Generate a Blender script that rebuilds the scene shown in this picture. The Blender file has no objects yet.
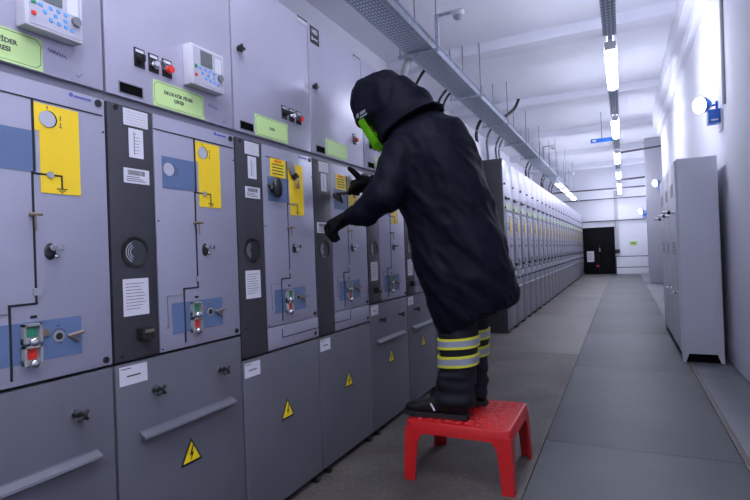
import bpy, bmesh, math, random
from mathutils import Vector, Matrix, noise
random.seed(4)
scene = bpy.context.scene
COL = scene.collection
PI = math.pi

# ---------------------------------------------------------------- materials
def mat(name, col, rough=.5, metal=0., spec=.5, coat=0., bump=None, vary=None, emit=None, strength=0., trans=0., alpha=1., aniso=None):
    m = bpy.data.materials.new(name); m.use_nodes = True
    nt = m.node_tree; b = nt.nodes['Principled BSDF']
    b.inputs['Base Color'].default_value = (*col, 1)
    b.inputs['Roughness'].default_value = rough
    b.inputs['Metallic'].default_value = metal
    b.inputs['Specular IOR Level'].default_value = spec
    b.inputs['Coat Weight'].default_value = coat
    b.inputs['Transmission Weight'].default_value = trans
    b.inputs['Alpha'].default_value = alpha
    if emit:
        b.inputs['Emission Color'].default_value = (*emit, 1); b.inputs['Emission Strength'].default_value = strength
    tc = nt.nodes.new('ShaderNodeTexCoord')
    if vary:   # (scale, amount, stretch xyz)
        sc, amt, st = vary
        mp = nt.nodes.new('ShaderNodeMapping'); mp.inputs['Scale'].default_value = st
        nz = nt.nodes.new('ShaderNodeTexNoise'); nz.inputs['Scale'].default_value = sc; nz.inputs['Detail'].default_value = 6
        rp = nt.nodes.new('ShaderNodeMapRange'); rp.inputs[1].default_value = .3; rp.inputs[2].default_value = .7
        rp.inputs[3].default_value = 1-amt; rp.inputs[4].default_value = 1+amt
        mx = nt.nodes.new('ShaderNodeVectorMath'); mx.operation = 'SCALE'; mx.inputs[0].default_value = col
        nt.links.new(tc.outputs['Object'], mp.inputs[0]); nt.links.new(mp.outputs[0], nz.inputs['Vector'])
        nt.links.new(nz.outputs[0], rp.inputs[0]); nt.links.new(rp.outputs[0], mx.inputs['Scale'])
        nt.links.new(mx.outputs[0], b.inputs['Base Color'])
    if bump:   # (scale, strength, distance)
        nz = nt.nodes.new('ShaderNodeTexNoise'); nz.inputs['Scale'].default_value = bump[0]; nz.inputs['Detail'].default_value = 5
        bp = nt.nodes.new('ShaderNodeBump'); bp.inputs['Strength'].default_value = bump[1]; bp.inputs['Distance'].default_value = bump[2]
        nt.links.new(tc.outputs['Object'], nz.inputs['Vector']); nt.links.new(nz.outputs[0], bp.inputs['Height'])
        nt.links.new(bp.outputs[0], b.inputs['Normal'])
    return m

M = {}
M['panel'] = mat('grey_paint_shaded', (.37, .37, .465), .32, .3, .5, coat=.0, vary=(3, .04, (1, 1, 1)))  # same paint as the upper doors, darkened for the weaker light lower down
M['upper'] = mat('grey_paint_lit', (.46, .45, .56), .32, .35, .5, coat=.0, vary=(3, .05, (1, 1, 1)))  # same paint as the main panels, lightened for the stronger light above
M['column'] = mat('dark_column_paint', (.042, .042, .052), .38, 0, .5)
M['lower'] = mat('lower_door_paint', (.15, .155, .185), .42, .25, .5, vary=(2.5, .08, (1, 1, 1)), bump=(90, .05, .002))
M['frame'] = mat('frame_shadow_gap', (.012, .012, .015), .6)
M['frame_grey'] = mat('frame_grey', (.20, .20, .25), .45)
M['black'] = mat('black_plastic', (.012, .012, .013), .35)
M['void'] = mat('recess_shade', (.004, .004, .005), .9, 0, .05)  # near-black colour painted in for the shade of recesses and gaps
M['disc'] = mat('pale_disc', (.50, .50, .58), .45, .3)
M['line'] = mat('mimic_black', (.012, .013, .016), .45)
M['yellow'] = mat('yellow_plate', (.86, .60, .02), .4)
M['blue'] = mat('blue_grey_plate', (.105, .16, .29), .42)
M['green_sign'] = mat('pale_green_sign', (.52, .72, .30), .45)
M['sign_line'] = mat('sign_dark_green', (.06, .10, .05), .5)
M['paper'] = mat('paper', (.62, .62, .68), .6)
M['ink'] = mat('ink', (.06, .06, .07), .6)
M['inkblue'] = mat('ink_blue', (.08, .1, .4), .6)
M['chrome'] = mat('chrome', (.6, .6, .62), .2, 1.)
M['steel'] = mat('disc_steel', (.42, .44, .48), .35, .6)
M['brass'] = mat('brass', (.62, .40, .18), .35, .9)
M['tan'] = mat('tan_metal', (.28, .22, .17), .4, .6)
M['red'] = mat('red_button', (.75, .03, .02), .35)
M['green'] = mat('green_indicator', (.03, .28, .14), .4)
M['greybox'] = mat('indicator_grey', (.28, .28, .29), .45)
M['relay'] = mat('relay_case', (.55, .54, .60), .4)
M['relayface'] = mat('relay_face', (.42, .42, .50), .45)
M['screen'] = mat('relay_screen', (.13, .15, .15), .2)
M['keyblue'] = mat('key_blue', (.10, .35, .85), .4)
M['glass'] = mat('window_glass', (.035, .04, .045), .12, 0, .6, coat=.2)
M['galv'] = mat('galvanised_steel', (.46, .50, .58), .4, .5, vary=(14, .18, (1, 1, 1)))
M['cable'] = mat('black_cable', (.010, .010, .012), .45)
M['cablegrey'] = mat('grey_cable', (.16, .17, .19), .5)
M['conduit'] = mat('pale_conduit', (.45, .46, .50), .5)
M['pipe'] = mat('dark_pipe', (.10, .10, .13), .5)
M['wall'] = mat('wall_paint', (.74, .74, .83), .75, vary=(.7, .02, (1, 1, 1)), bump=(3, .05, .004))
M['ceil'] = mat('ceiling_paint', (.82, .83, .91), .7, vary=(.6, .05, (1, 1, 1)), bump=(4, .2, .01))
M['wallback'] = mat('back_wall_paint', (.80, .81, .88), .6)
M['pillar'] = mat('pillar_paint', (.40, .40, .46), .6)
M['locker'] = mat('locker_grey', (.60, .61, .68), .42)
M['door'] = mat('black_door_paint', (.006, .006, .007), .8, 0, .1)
M['bluebox'] = mat('blue_plastic', (.03, .17, .62), .4)
M['whitep'] = mat('white_plastic', (.75, .76, .82), .4)
M['coat'] = mat('navy_coat_cloth', (.0028, .0036, .0100), .62, 0, .12, bump=(260, .12, .001))
M['trouser'] = mat('dark_trouser_cloth', (.011, .012, .018), .8, 0, .2, bump=(160, .2, .001))
M['glove'] = mat('black_glove', (.003, .003, .004), .7, 0, .12)
M['shoe'] = mat('black_shoe_leather', (.005, .005, .007), .5, 0, .35)
M['skin'] = mat('skin', (.45, .26, .18), .55)
M['eye'] = mat('eye_dark', (.02, .015, .01), .2)
M['refl'] = mat('reflective_tape', (.30, .33, .40), .35, .3)
M['hivis'] = mat('hivis_yellow', (.62, .60, .03), .55)
M['stool'] = mat('red_plastic', (.50, .009, .011), .42, 0, .5)
M['hazard'] = mat('warning_yellow', (.90, .68, .01), .4)
M['rubber'] = mat('rubber_feet', (.01, .01, .01), .7)
M['lamp'] = mat('lamp_tube_light', (1, 1, 1), .4, emit=(.83, .86, 1.0), strength=36.)
M['lamp3'] = mat('short_tube_light', (1, 1, 1), .4, emit=(.83, .86, 1.0), strength=14.)
M['lamp2'] = mat('emergency_lamp_light', (1, 1, 1), .4, emit=(.88, .92, 1.0), strength=9.)

def visor_mat():
    m = bpy.data.materials.new('green_visor'); m.use_nodes = True; nt = m.node_tree
    nt.nodes.remove(nt.nodes['Principled BSDF']); out = nt.nodes['Material Output']
    tl = nt.nodes.new('ShaderNodeBsdfTranslucent'); tl.inputs[0].default_value = (.45, 1, .03, 1)
    df = nt.nodes.new('ShaderNodeBsdfDiffuse'); df.inputs[0].default_value = (.38, .90, .02, 1)
    tr = nt.nodes.new('ShaderNodeBsdfTransparent'); tr.inputs[0].default_value = (.45, 1, .1, 1)
    gl = nt.nodes.new('ShaderNodeBsdfGlossy'); gl.inputs['Roughness'].default_value = .12
    a = nt.nodes.new('ShaderNodeMixShader'); a.inputs[0].default_value = .55
    b = nt.nodes.new('ShaderNodeMixShader'); b.inputs[0].default_value = .12
    c = nt.nodes.new('ShaderNodeMixShader'); c.inputs[0].default_value = .06
    L = nt.links.new
    L(tl.outputs[0], a.inputs[1]); L(df.outputs[0], a.inputs[2]); L(a.outputs[0], b.inputs[1]); L(tr.outputs[0], b.inputs[2])
    L(b.outputs[0], c.inputs[1]); L(gl.outputs[0], c.inputs[2]); L(c.outputs[0], out.inputs[0])
    return m
M['visor'] = visor_mat()

def floor_mat(name, base, alt, rough, scale=1.3, dirt=.5):
    m = bpy.data.materials.new(name); m.use_nodes = True; nt = m.node_tree; b = nt.nodes['Principled BSDF']; L = nt.links.new
    tc = nt.nodes.new('ShaderNodeTexCoord')
    n1 = nt.nodes.new('ShaderNodeTexNoise'); n1.inputs['Scale'].default_value = scale; n1.inputs['Detail'].default_value = 9; n1.inputs['Roughness'].default_value = .65
    n2 = nt.nodes.new('ShaderNodeTexNoise'); n2.inputs['Scale'].default_value = 45; n2.inputs['Detail'].default_value = 4
    mx = nt.nodes.new('ShaderNodeMixRGB'); mx.inputs[1].default_value = (*base, 1); mx.inputs[2].default_value = (*alt, 1)
    rp = nt.nodes.new('ShaderNodeMapRange'); rp.inputs[1].default_value = .35; rp.inputs[2].default_value = .68
    m2 = nt.nodes.new('ShaderNodeMixRGB'); m2.blend_type = 'MULTIPLY'; m2.inputs[0].default_value = dirt
    r2 = nt.nodes.new('ShaderNodeMapRange'); r2.inputs[1].default_value = .3; r2.inputs[2].default_value = .7; r2.inputs[3].default_value = .6; r2.inputs[4].default_value = 1.25
    L(tc.outputs['Object'], n1.inputs[0]); L(tc.outputs['Object'], n2.inputs[0]); L(n1.outputs[0], rp.inputs[0]); L(rp.outputs[0], mx.inputs[0])
    L(n2.outputs[0], r2.inputs[0]); L(mx.outputs[0], m2.inputs[1]); L(r2.outputs[0], m2.inputs[2]); L(m2.outputs[0], b.inputs['Base Color'])
    b.inputs['Roughness'].default_value = rough
    bp = nt.nodes.new('ShaderNodeBump'); bp.inputs['Strength'].default_value = .15; bp.inputs['Distance'].default_value = .004
    L(n2.outputs[0], bp.inputs['Height']); L(bp.outputs[0], b.inputs['Normal'])
    return m
M['concrete'] = floor_mat('bare_concrete', (.052, .045, .041), (.130, .116, .106), .65, 1.6, .8)
M['concrete2'] = floor_mat('worn_plates', (.105, .095, .089), (.165, .152, .146), .55, .9, .5)
M['mat'] = floor_mat('grey_rubber_matting', (.078, .086, .093), (.110, .118, .124), .55, .8, .25)
M['strip'] = floor_mat('checkered_plate', (.13, .14, .16), (.17, .18, .20), .5, 2.0, .3)

def tray_mat():
    m = bpy.data.materials.new('perforated_tray'); m.use_nodes = True; nt = m.node_tree; b = nt.nodes['Principled BSDF']; L = nt.links.new
    b.inputs['Metallic'].default_value = .6; b.inputs['Roughness'].default_value = .4
    tc = nt.nodes.new('ShaderNodeTexCoord'); mp = nt.nodes.new('ShaderNodeMapping'); mp.inputs['Scale'].default_value = (30, 16, 1)
    fr = nt.nodes.new('ShaderNodeVectorMath'); fr.operation = 'FRACTION'
    sb = nt.nodes.new('ShaderNodeVectorMath'); sb.operation = 'SUBTRACT'; sb.inputs[1].default_value = (.5, .5, 0)
    ml = nt.nodes.new('ShaderNodeVectorMath'); ml.operation = 'MULTIPLY'; ml.inputs[1].default_value = (1, 1, 0)
    ln = nt.nodes.new('ShaderNodeVectorMath'); ln.operation = 'LENGTH'
    lt = nt.nodes.new('ShaderNodeMath'); lt.operation = 'LESS_THAN'; lt.inputs[1].default_value = .27
    mx = nt.nodes.new('ShaderNodeMixRGB'); mx.inputs[1].default_value = (.34, .40, .50, 1); mx.inputs[2].default_value = (.85, .90, 1.0, 1)
    L(tc.outputs['Object'], mp.inputs[0]); L(mp.outputs[0], fr.inputs[0]); L(fr.outputs[0], sb.inputs[0]); L(sb.outputs[0], ml.inputs[0])
    L(ml.outputs[0], ln.inputs[0]); L(ln.outputs['Value'], lt.inputs[0]); L(lt.outputs[0], mx.inputs[0]); L(mx.outputs[0], b.inputs['Base Color'])
    return m
M['tray'] = tray_mat()

# ---------------------------------------------------------------- helpers
def bx(bm, x0, x1, y0, y1, z0, z1, bev=0.):
    r = bmesh.ops.create_cube(bm, size=1)['verts']
    bmesh.ops.scale(bm, vec=(x1-x0, y1-y0, z1-z0), verts=r)
    bmesh.ops.translate(bm, vec=((x0+x1)/2, (y0+y1)/2, (z0+z1)/2), verts=r)
    if bev > 0:
        es = list({e for v in r for e in v.link_edges})
        bmesh.ops.bevel(bm, geom=es, offset=bev, segments=2, affect='EDGES', profile=.6)
def cyl(bm, p0, p1, r0, r1=None, n=20):
    r1 = r0 if r1 is None else r1
    p0 = Vector(p0); p1 = Vector(p1); d = p1-p0
    vs = bmesh.ops.create_cone(bm, cap_ends=True, segments=n, radius1=r0, radius2=r1, depth=d.length)['verts']
    mt = Matrix.Translation((p0+p1)/2) @ d.to_track_quat('Z', 'Y').to_matrix().to_4x4()
    bmesh.ops.transform(bm, matrix=mt, verts=vs)
def ball(bm, c, r, sc=(1, 1, 1), rot=None, u=16, v=10):
    vs = bmesh.ops.create_uvsphere(bm, u_segments=u, v_segments=v, radius=r)['verts']
    mt = Matrix.Translation(c) @ (rot.to_4x4() if rot else Matrix.Identity(4)) @ Matrix.Diagonal((*sc, 1))
    bmesh.ops.transform(bm, matrix=mt, verts=vs)
def caps(bm, p0, p1, r0, r1, n=12):
    cyl(bm, p0, p1, r0, r1, n); ball(bm, p0, r0, u=n, v=8); ball(bm, p1, r1, u=n, v=8)
def chain(bm, pts, rs):
    for i in range(len(pts)-1): caps(bm, pts[i], pts[i+1], rs[i], rs[i+1])
def loft(bm, rings, cap=True):
    R = [[bm.verts.new(p) for p in r] for r in rings]; n = len(R[0])
    for a, b in zip(R, R[1:]):
        for i in range(n): bm.faces.new((a[i], a[(i+1) % n], b[(i+1) % n], b[i]))
    if cap:
        bm.faces.new(R[0][::-1]); bm.faces.new(R[-1])
def tube(bm, pts, r, n=10):
    rings = []; up = Vector((.13, .2, .97))
    for i, p in enumerate(pts):
        p = Vector(p); a = Vector(pts[max(i-1, 0)]); b = Vector(pts[min(i+1, len(pts)-1)]); d = (b-a).normalized()
        s = d.cross(up)
        if s.length < .05: s = d.cross(Vector((1, 0, 0)))
        s.normalize(); t = s.cross(d)
        rings.append([p + (s*math.cos(k*2*PI/n)+t*math.sin(k*2*PI/n))*r for k in range(n)])
    loft(bm, rings)
def curve_pts(ctrl, n=8):
    P = [Vector(c) for c in ctrl]; P = [P[0]*2-P[1]]+P+[P[-1]*2-P[-2]]; out = []
    for i in range(1, len(P)-2):
        for k in range(n):
            t = k/n; a, b, c, d = P[i-1:i+3]
            out.append(.5*((2*b)+(c-a)*t+(2*a-5*b+4*c-d)*t*t+(3*b-a-3*c+d)*t**3))
    out.append(P[-2]); return out
def obj(name, bm, m, parent=None, smooth=False, label=None):
    bmesh.ops.recalc_face_normals(bm, faces=bm.faces)
    me = bpy.data.meshes.new(name); bm.to_mesh(me); bm.free()
    me.materials.append(M[m] if isinstance(m, str) else m)
    if smooth:
        for p in me.polygons: p.use_smooth = True
        if smooth != 'all': me.set_sharp_from_angle(angle=math.radians(38))
    o = bpy.data.objects.new(name, me); COL.objects.link(o)
    if parent: o.parent = parent
    if label: o['label'] = label
    return o
def B(name, m, parent, *boxes, bev=0., label=None):
    bm = bmesh.new()
    for b in boxes: bx(bm, *b, bev=bev)
    return obj(name, bm, m, parent, smooth=bev > 0, label=label)
def tag(o, label, cat, group=None):
    o['label'] = label; o['category'] = cat
    if group: o['group'] = group
    return o
def thing(name, label, cat, loc=(0, 0, 0), group=None, rz=0):
    o = bpy.data.objects.new(name, None); COL.objects.link(o); o.location = loc; o.rotation_euler = (0, 0, rz)
    o.empty_display_size = .1
    return tag(o, label, cat, group)
def struct(o): o['kind'] = 'structure'; return o
KIDS = {}
def copy_tree(o, parent=None):
    c = o.copy(); COL.objects.link(c)
    if parent: c.parent = parent
    for ch in [k for k in KIDS.get(o.name, [])]: copy_tree(ch, c)
    return c
def index_kids():
    KIDS.clear()
    for o in bpy.data.objects:
        if o.parent: KIDS.setdefault(o.parent.name, []).append(o)
def text(name, s, size, y, z, x, m, parent, align='CENTER', space=1.0, face='+X'):
    cu = bpy.data.curves.new(name, 'FONT'); cu.body = s; cu.size = size; cu.align_x = align; cu.align_y = 'CENTER'
    cu.extrude = .0004; cu.space_line = space; cu.offset = size*.028
    t = bpy.data.objects.new(name, cu); COL.objects.link(t)
    dg = bpy.context.evaluated_depsgraph_get(); dg.update()
    me = bpy.data.meshes.new_from_object(t.evaluated_get(dg))
    bpy.data.objects.remove(t)
    if face == '+X': R = Matrix(((0, 0, 1, x), (1, 0, 0, y), (0, 1, 0, z), (0, 0, 0, 1)))
    else: R = Matrix(((1, 0, 0, x), (0, 0, -1, y), (0, 1, 0, z), (0, 0, 0, 1)))   # facing -Y
    me.transform(R)
    me.materials.clear(); me.materials.append(M[m])
    o = bpy.data.objects.new(name, me); COL.objects.link(o); o.parent = parent
    return o
def remesh(bm, voxel, name='tmp', smooth_it=3, wrinkle=None):
    me = bpy.data.meshes.new(name); bmesh.ops.recalc_face_normals(bm, faces=bm.faces); bm.to_mesh(me); bm.free()
    o = bpy.data.objects.new(name, me); COL.objects.link(o)
    md = o.modifiers.new('r', 'REMESH'); md.mode = 'VOXEL'; md.voxel_size = voxel
    sm = o.modifiers.new('s', 'SMOOTH'); sm.factor = .5; sm.iterations = smooth_it
    dg = bpy.context.evaluated_depsgraph_get(); dg.update()
    m2 = bpy.data.meshes.new_from_object(o.evaluated_get(dg))
    bpy.data.objects.remove(o)
    b2 = bmesh.new(); b2.from_mesh(m2)
    if wrinkle:
        b2.normal_update()
        mv = [(v, v.normal.copy(), wrinkle(v.co, v.normal)) for v in b2.verts]
        for v, n, a in mv: v.co += n*a
    return b2

# ---------------------------------------------------------------- camera (calibrated)
D, H, F = 1.453, 1.158, 510.
yaw, pit, rol = 0.45265, 0.00721, 0.037
f = Vector((-math.sin(yaw)*math.cos(pit), math.cos(yaw)*math.cos(pit), math.sin(pit)))
R0 = f.cross(Vector((0, 0, 1))).normalized(); U0 = R0.cross(f)
Rr = R0*math.cos(rol)-U0*math.sin(rol); Ur = U0*math.cos(rol)+R0*math.sin(rol)
cd = bpy.data.cameras.new('camera'); cam = bpy.data.objects.new('camera', cd); COL.objects.link(cam)
cd.sensor_width = 36; cd.lens = F/750*36; cd.clip_start = .05; cd.clip_end = 100
mt = Matrix((Rr, Ur, -f)).transposed().to_4x4(); mt.translation = Vector((D, 0, H)); cam.matrix_world = mt
scene.camera = cam

# ---------------------------------------------------------------- setting
XW, YB, ZC, XL, YN, XR2 = 2.34, 22.4, 4.26, -1.9, -3.0, 3.1
def plane_box(name, m, *boxes, bev=0.):
    o = B(name, m, None, *boxes, bev=bev); return struct(o)
plane_box('floor', 'concrete', (XL-.1, XR2+.1, YN-.1, YB+.2, -.12, -.012))
def floor_part(name, m, *b):
    o = B(name, m, None, *b, bev=.002); return struct(o)
floor_part('trim_1', 'concrete', (0.0-.5, .988, -2.9, 5.846, -.012, 0))
plates = [(-.5, .986, 5.856+i*3.3, 5.856+i*3.3+3.294, -.012, -.001) for i in range(5)]
floor_part('trim_2', 'concrete2', *plates)
ys = [-2.9, -.9, 1.1, 3.2, 5.27, 7.35, 9.4, 11.5, 13.6, 15.7, 17.8, 19.9, 22.3]
floor_part('trim_3', 'mat', *[(.992, 1.976, a+.003, b-.003, -.012, .001) for a, b in zip(ys, ys[1:])])
floor_part('trim_4', 'strip', *[(2.012, 2.335 if b < 13.6 else 3.0, a+.003, b-.003, -.012, .0) for a, b in zip(ys, ys[1:])])
floor_part('trim_5', 'concrete2', (1.979, 2.009, -2.9, 22.3, -.012, .004))
plane_box('ceiling', 'ceil', (XL-.1, XR2+.1, YN-.1, YB+.2, ZC, ZC+.15))
plane_box('wall_right', 'wall', (XW, XW+.2, YN, 13.7, -.1, ZC), bev=.004)
plane_box('wall_right_far', 'wall', (XR2, XR2+.1, 13.7, YB, -.1, ZC))
plane_box('wall_left', 'wall', (XL-.1, XL, YN, YB, -.1, ZC))
plane_box('wall_back', 'wallback', (XL-.1, -.02, YB, YB+.15, -.1, ZC), (1.17, XR2+.1, YB, YB+.15, -.1, ZC), (-.02, 1.17, YB, YB+.15, 1.88, ZC), (-.02, 1.17, YB+.1, YB+.15, -.1, 1.9))
plane_box('wall_near', 'wall', (XL-.1, XR2+.1, YN-.1, YN, -.1, ZC))
# ceiling beams and cornice
for i, y in enumerate((-2.2, 1.1, 4.35, 7.6, 10.95, 14.3, 17.6, 20.8)):
    struct(B('trim_%d' % (6+i), 'ceil', None, (XL, XR2, y, y+.32, ZC-.15, ZC+.02), bev=.01))
struct(B('trim_14', 'ceil', None, (XW-.16, XW+.02, YN, 13.7, ZC-.38, ZC+.02), (XW-.07, XW+.02, YN, 13.7, ZC-.60, ZC-.38), bev=.008))
struct(B('wall_pillar', 'pillar', None, (2.13, 2.75, 17.0, 17.6, -.01, ZC), bev=.01))
struct(B('floor_patch_pillar', 'pipe', None, (1.95, 2.9, 16.6, 17.9, -.005, .012)))  # flat dark patch on the floor around the pillar foot

# back door
d = thing('double_door', 'black double door in the far end wall with a white notice', 'door', (.575, YB, 0)); d['kind'] = 'structure'; del d['category']; d.name = 'door_1'
B('door_leaf', 'door', d, (-.575, -.004, -.05, .02, .0, 1.86), bev=.004)
B('door_leaf', 'door', d, (.004, .575, -.05, .02, .0, 1.86), bev=.004)
B('door_frame', 'door', d, (-.59, -.575, -.06, .02, 0, 1.88), (.575, .59, -.06, .02, 0, 1.88), (-.59, .59, -.06, .02, 1.86, 1.88))
B('door_handle', 'steel', d, (.02, .05, -.09, -.05, .9, 1.05), bev=.004)
n = tag(B('paper_notice', 'paper', None, (.13, .39, YB-.056, YB-.051, .50, .93)), 'white paper notice stuck on the left leaf of the black door', 'notice')
B('printed_line', 'ink', n, *[(.16, .36-.05*(k % 2), YB-.058, YB-.056, .85-.06*k, .862-.06*k) for k in range(5)])
tag(B('red_sticker', 'red', None, (.47, .58, YB-.055, YB-.051, .30, .36)), 'small red sticker low on the black door', 'sticker')

# ---------------------------------------------------------------- switchgear cabinets
def warning(parent, u, z, name='warning_sign'):
    bm = bmesh.new()
    def tri(s, x0, x1):
        pts = [(u, z+s*1.05), (u-s, z-s*.72), (u+s, z-s*.72)]
        a = [bm.verts.new((x0, p[0], p[1])) for p in pts]; b = [bm.verts.new((x1, p[0], p[1])) for p in pts]
        bm.faces.new(a[::-1]); bm.faces.new(b)
        for i in range(3): bm.faces.new((a[i], a[(i+1) % 3], b[(i+1) % 3], b[i]))
    tri(.052, .0, .0015); o = obj(name, bm, 'black', parent)
    bm = bmesh.new(); tri(.040, .0015, .0025); obj('yellow_field', bm, 'hazard', o)
    bm = bmesh.new()
    P = [(.006, .030), (-.010, -.004), (-.001, -.002), (-.006, -.024), (.010, .006), (.001, .004), (.010, .030)]
    a = [bm.verts.new((.0035, u+p[0], z+p[1]-.002)) for p in P]; bm.faces.new(a)
    a = bmesh.ops.extrude_face_region(bm, geom=bm.faces[:])['geom']
    bmesh.ops.translate(bm, vec=(-.001, 0, 0), verts=[v for v in a if isinstance(v, bmesh.types.BMVert)])
    obj('lightning_bolt', bm, 'black', o)
def star_knob(parent, u, z, name='knob'):
    bm = bmesh.new()
    cyl(bm, (0, u, z), (.03, u, z), .009, n=12)
    for k in range(4):
        a = PI/4+k*PI/2; caps(bm, (.036, u, z), (.036, u+.016*math.cos(a), z+.016*math.sin(a)), .008, .006, 8)
    o = obj(name, bm, 'black', parent, True)
    bm = bmesh.new(); cyl(bm, (0, u, z), (.006, u, z), .015, n=16); obj('washer', bm, 'chrome', o, True)
def latch(parent, u, z):
    bm = bmesh.new(); cyl(bm, (0, u, z), (.014, u, z), .012, n=14)
    bx(bm, .014, .024, u-.02, u+.02, z-.006, z+.006, .002); bx(bm, .014, .024, u-.006, u+.006, z-.018, z+.016, .002)
    obj('latch', bm, 'black', parent, True)
def screw(bm, u, z, r=.008, x=.003): cyl(bm, (0, u, z), (x, u, z), r, n=14)
def disc(name, m, parent, u, z, r, x0=0., x1=.003, n=28):
    bm = bmesh.new(); cyl(bm, (x0, u, z), (x1, u, z), r, n=n); return obj(name, bm, m, parent, True)
def relay(parent, u0, z0, w=.17, h=.152, dp=.042):
    """protection relay: sloping lit keypad face"""
    bm = bmesh.new(); bx(bm, 0, dp, u0, u0+w, z0, z0+h, .004); r = obj('protection_relay', bm, 'relay', parent, True)
    k_ = w/.20; q_ = h/.165
    B('relay_face', 'relayface', r, (dp, dp+.0012, u0+.012, u0+w-.008, z0+.008, z0+h-.008))
    B('relay_screen', 'screen', r, (dp+.0012, dp+.0025, u0+.055*k_, u0+.125*k_, z0+.088*q_, z0+h-.014))
    bm = bmesh.new()
    for i, (a, b) in enumerate(((.045, .074), (.078, .074), (.105, .074), (.130, .072), (.058, .056), (.094, .056), (.128, .052), (.078, .038), (.106, .036), (.130, .034), (.152, .030))):
        bx(bm, dp+.001, dp+.003, u0+a*k_, u0+a*k_+.010, z0+b*q_-.005, z0+b*q_+.004)
    obj('keypad', bm, 'keyblue', r)
    B('green_key', 'green', r, (dp+.001, dp+.004, u0+.016, u0+.028, z0+.064, z0+.076))
    B('red_key', 'red', r, (dp+.001, dp+.004, u0+.016, u0+.028, z0+.032, z0+.042))
    B('label_strip', 'paper', r, (dp+.001, dp+.002, u0+.142*k_, u0+.182*k_, z0+.080*q_, z0+h-.02))
    bm = bmesh.new(); cyl(bm, (dp, u0+.172*k_, z0+.062*q_), (dp+.010, u0+.172*k_, z0+.062*q_), .013, n=24); obj('relay_knob', bm, 'cablegrey', r, True)
    return r
def selector(parent, u, z, kind):
    s = B('control_switch', 'black', parent, (0, .003, u-.021, u+.021, z-.032, z+.032))
    B('caption_strip', 'paper', s, (.003, .0035, u-.016, u+.016, z+.018, z+.027))
    bm = bmesh.new(); cyl(bm, (.003, u, z-.006), (.012, u, z-.006), .015, n=20)
    if kind == 'knob':
        cyl(bm, (.012, u, z-.006), (.018, u, z-.006), .012, n=20); bx(bm, .014, .030, u-.003, u+.003, z-.017, z+.005, .001)
        obj('rotary_knob', bm, 'black', s, True)
    elif kind == 'key':
        cyl(bm, (.012, u, z-.006), (.022, u, z-.006), .012, n=20); obj('key_barrel', bm, 'chrome', s, True)
        bm = bmesh.new(); bx(bm, .022, .046, u-.001, u+.001, z-.014, z+.004); cyl(bm, (.05, u-.001, z-.016), (.05, u+.001, z-.016), .012)
        obj('key', bm, 'chrome', s, True)
    else:
        obj('button_ring', bm, 'chrome', s, True)
        bm = bmesh.new(); cyl(bm, (.012, u, z-.006), (.026, u, z-.006), .013, n=20); obj('red_button', bm, 'red', s, True)
def nameplate(parent, u0, u1, z0, z1, lines, size=.017, cu=None):
    g = B('green_nameplate', 'green_sign', parent, (0, .002, u0, u1, z0, z1))
    i = .006; c = .012; x = .0022
    bm = bmesh.new()
    P = [(u0+i+c, z1-i), (u1-i-c, z1-i), (u1-i, z1-i-c), (u1-i, z0+i+c), (u1-i-c, z0+i), (u0+i+c, z0+i), (u0+i, z0+i+c), (u0+i, z1-i-c)]
    for k in range(8):
        a, b = Vector((x, *P[k])), Vector((x, *P[(k+1) % 8])); d = (b-a).normalized()*.0006; nn = Vector((0, -d.z, d.y))*1.4
        bm.faces.new([bm.verts.new(q) for q in (a-d-nn, b+d-nn, b+d+nn, a-d+nn)])
    obj('border_line', bm, 'sign_line', g)
    if lines: text('lettering', lines, size, cu or (u0+u1)/2, (z0+z1)/2, .0024, 'ink', g, space=1.25)
    return g
def paper_label(parent, u0, u1, z0, z1, kind, name='paper_label'):
    p = B(name, 'paper', parent, (0, .0012, u0, u1, z0, z1)); bm = bmesh.new(); x = (.0012, .0016); w = u1-u0; h = z1-z0; rr = random.Random(int(u0*1e3+z0*1e4))
    if kind == 'bar':
        y = u0+w*.15
        while y < u1-w*.18:
            k = rr.uniform(.0012, .003); bx(bm, *x, y, y+k, z0+h*.55, z0+h*.88); y += k+rr.uniform(.001, .0022)
        for k in range(3): bx(bm, *x, u0+w*.1, u0+w*rr.uniform(.5, .85), z0+h*(.4-.13*k), z0+h*(.45-.13*k))
    elif kind == 'doc':
        for k in range(9): bx(bm, *x, u0+w*.1, u0+w*rr.uniform(.6, .9), z0+h*(.86-.085*k), z0+h*(.875-.085*k))
    elif kind == 'diag':
        bx(bm, *x, u0+w*.34, u0+w*.38, z0+h*.1, z0+h*.9)
        for k in range(7): bx(bm, *x, u0+w*.38, u0+w*rr.uniform(.5, .8), z0+h*(.15+.11*k), z0+h*(.165+.11*k))
    elif kind == 'grid':
        for k in range(5): bx(bm, *x, u0+w*.08, u0+w*.92, z0+h*(.14+.17*k), z0+h*(.15+.17*k))
    else:
        bx(bm, *x, u0+w*.05, u0+w*.4, z0+h*.85, z0+h*.9); bx(bm, *x, u0+w*.25, u0+w*.75, z0+h*.42, z0+h*.5)
    obj('printing', bm, 'ink', p)
def indicator(parent, u, z, m):
    s = B('indicator_box', 'greybox', parent, (.002, .018, u-.024, u-.018, z-.026, z+.026), (.002, .018, u+.018, u+.024, z-.026, z+.026), (.002, .018, u-.024, u+.024, z+.02, z+.026), (.002, .012, u-.024, u+.024, z-.026, z-.012), (.002, .006, u-.02, u+.02, z-.02, z+.022))
    B('indicator_flag', m, s, (.006, .009, u-.013, u+.013, z-.010, z+.018))
    bm = bmesh.new(); ball(bm, (.014, u+.004, z-.024), .013, (.7, 1, 1), u=14, v=8); obj('push_button', bm, 'chrome', s, True)

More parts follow.
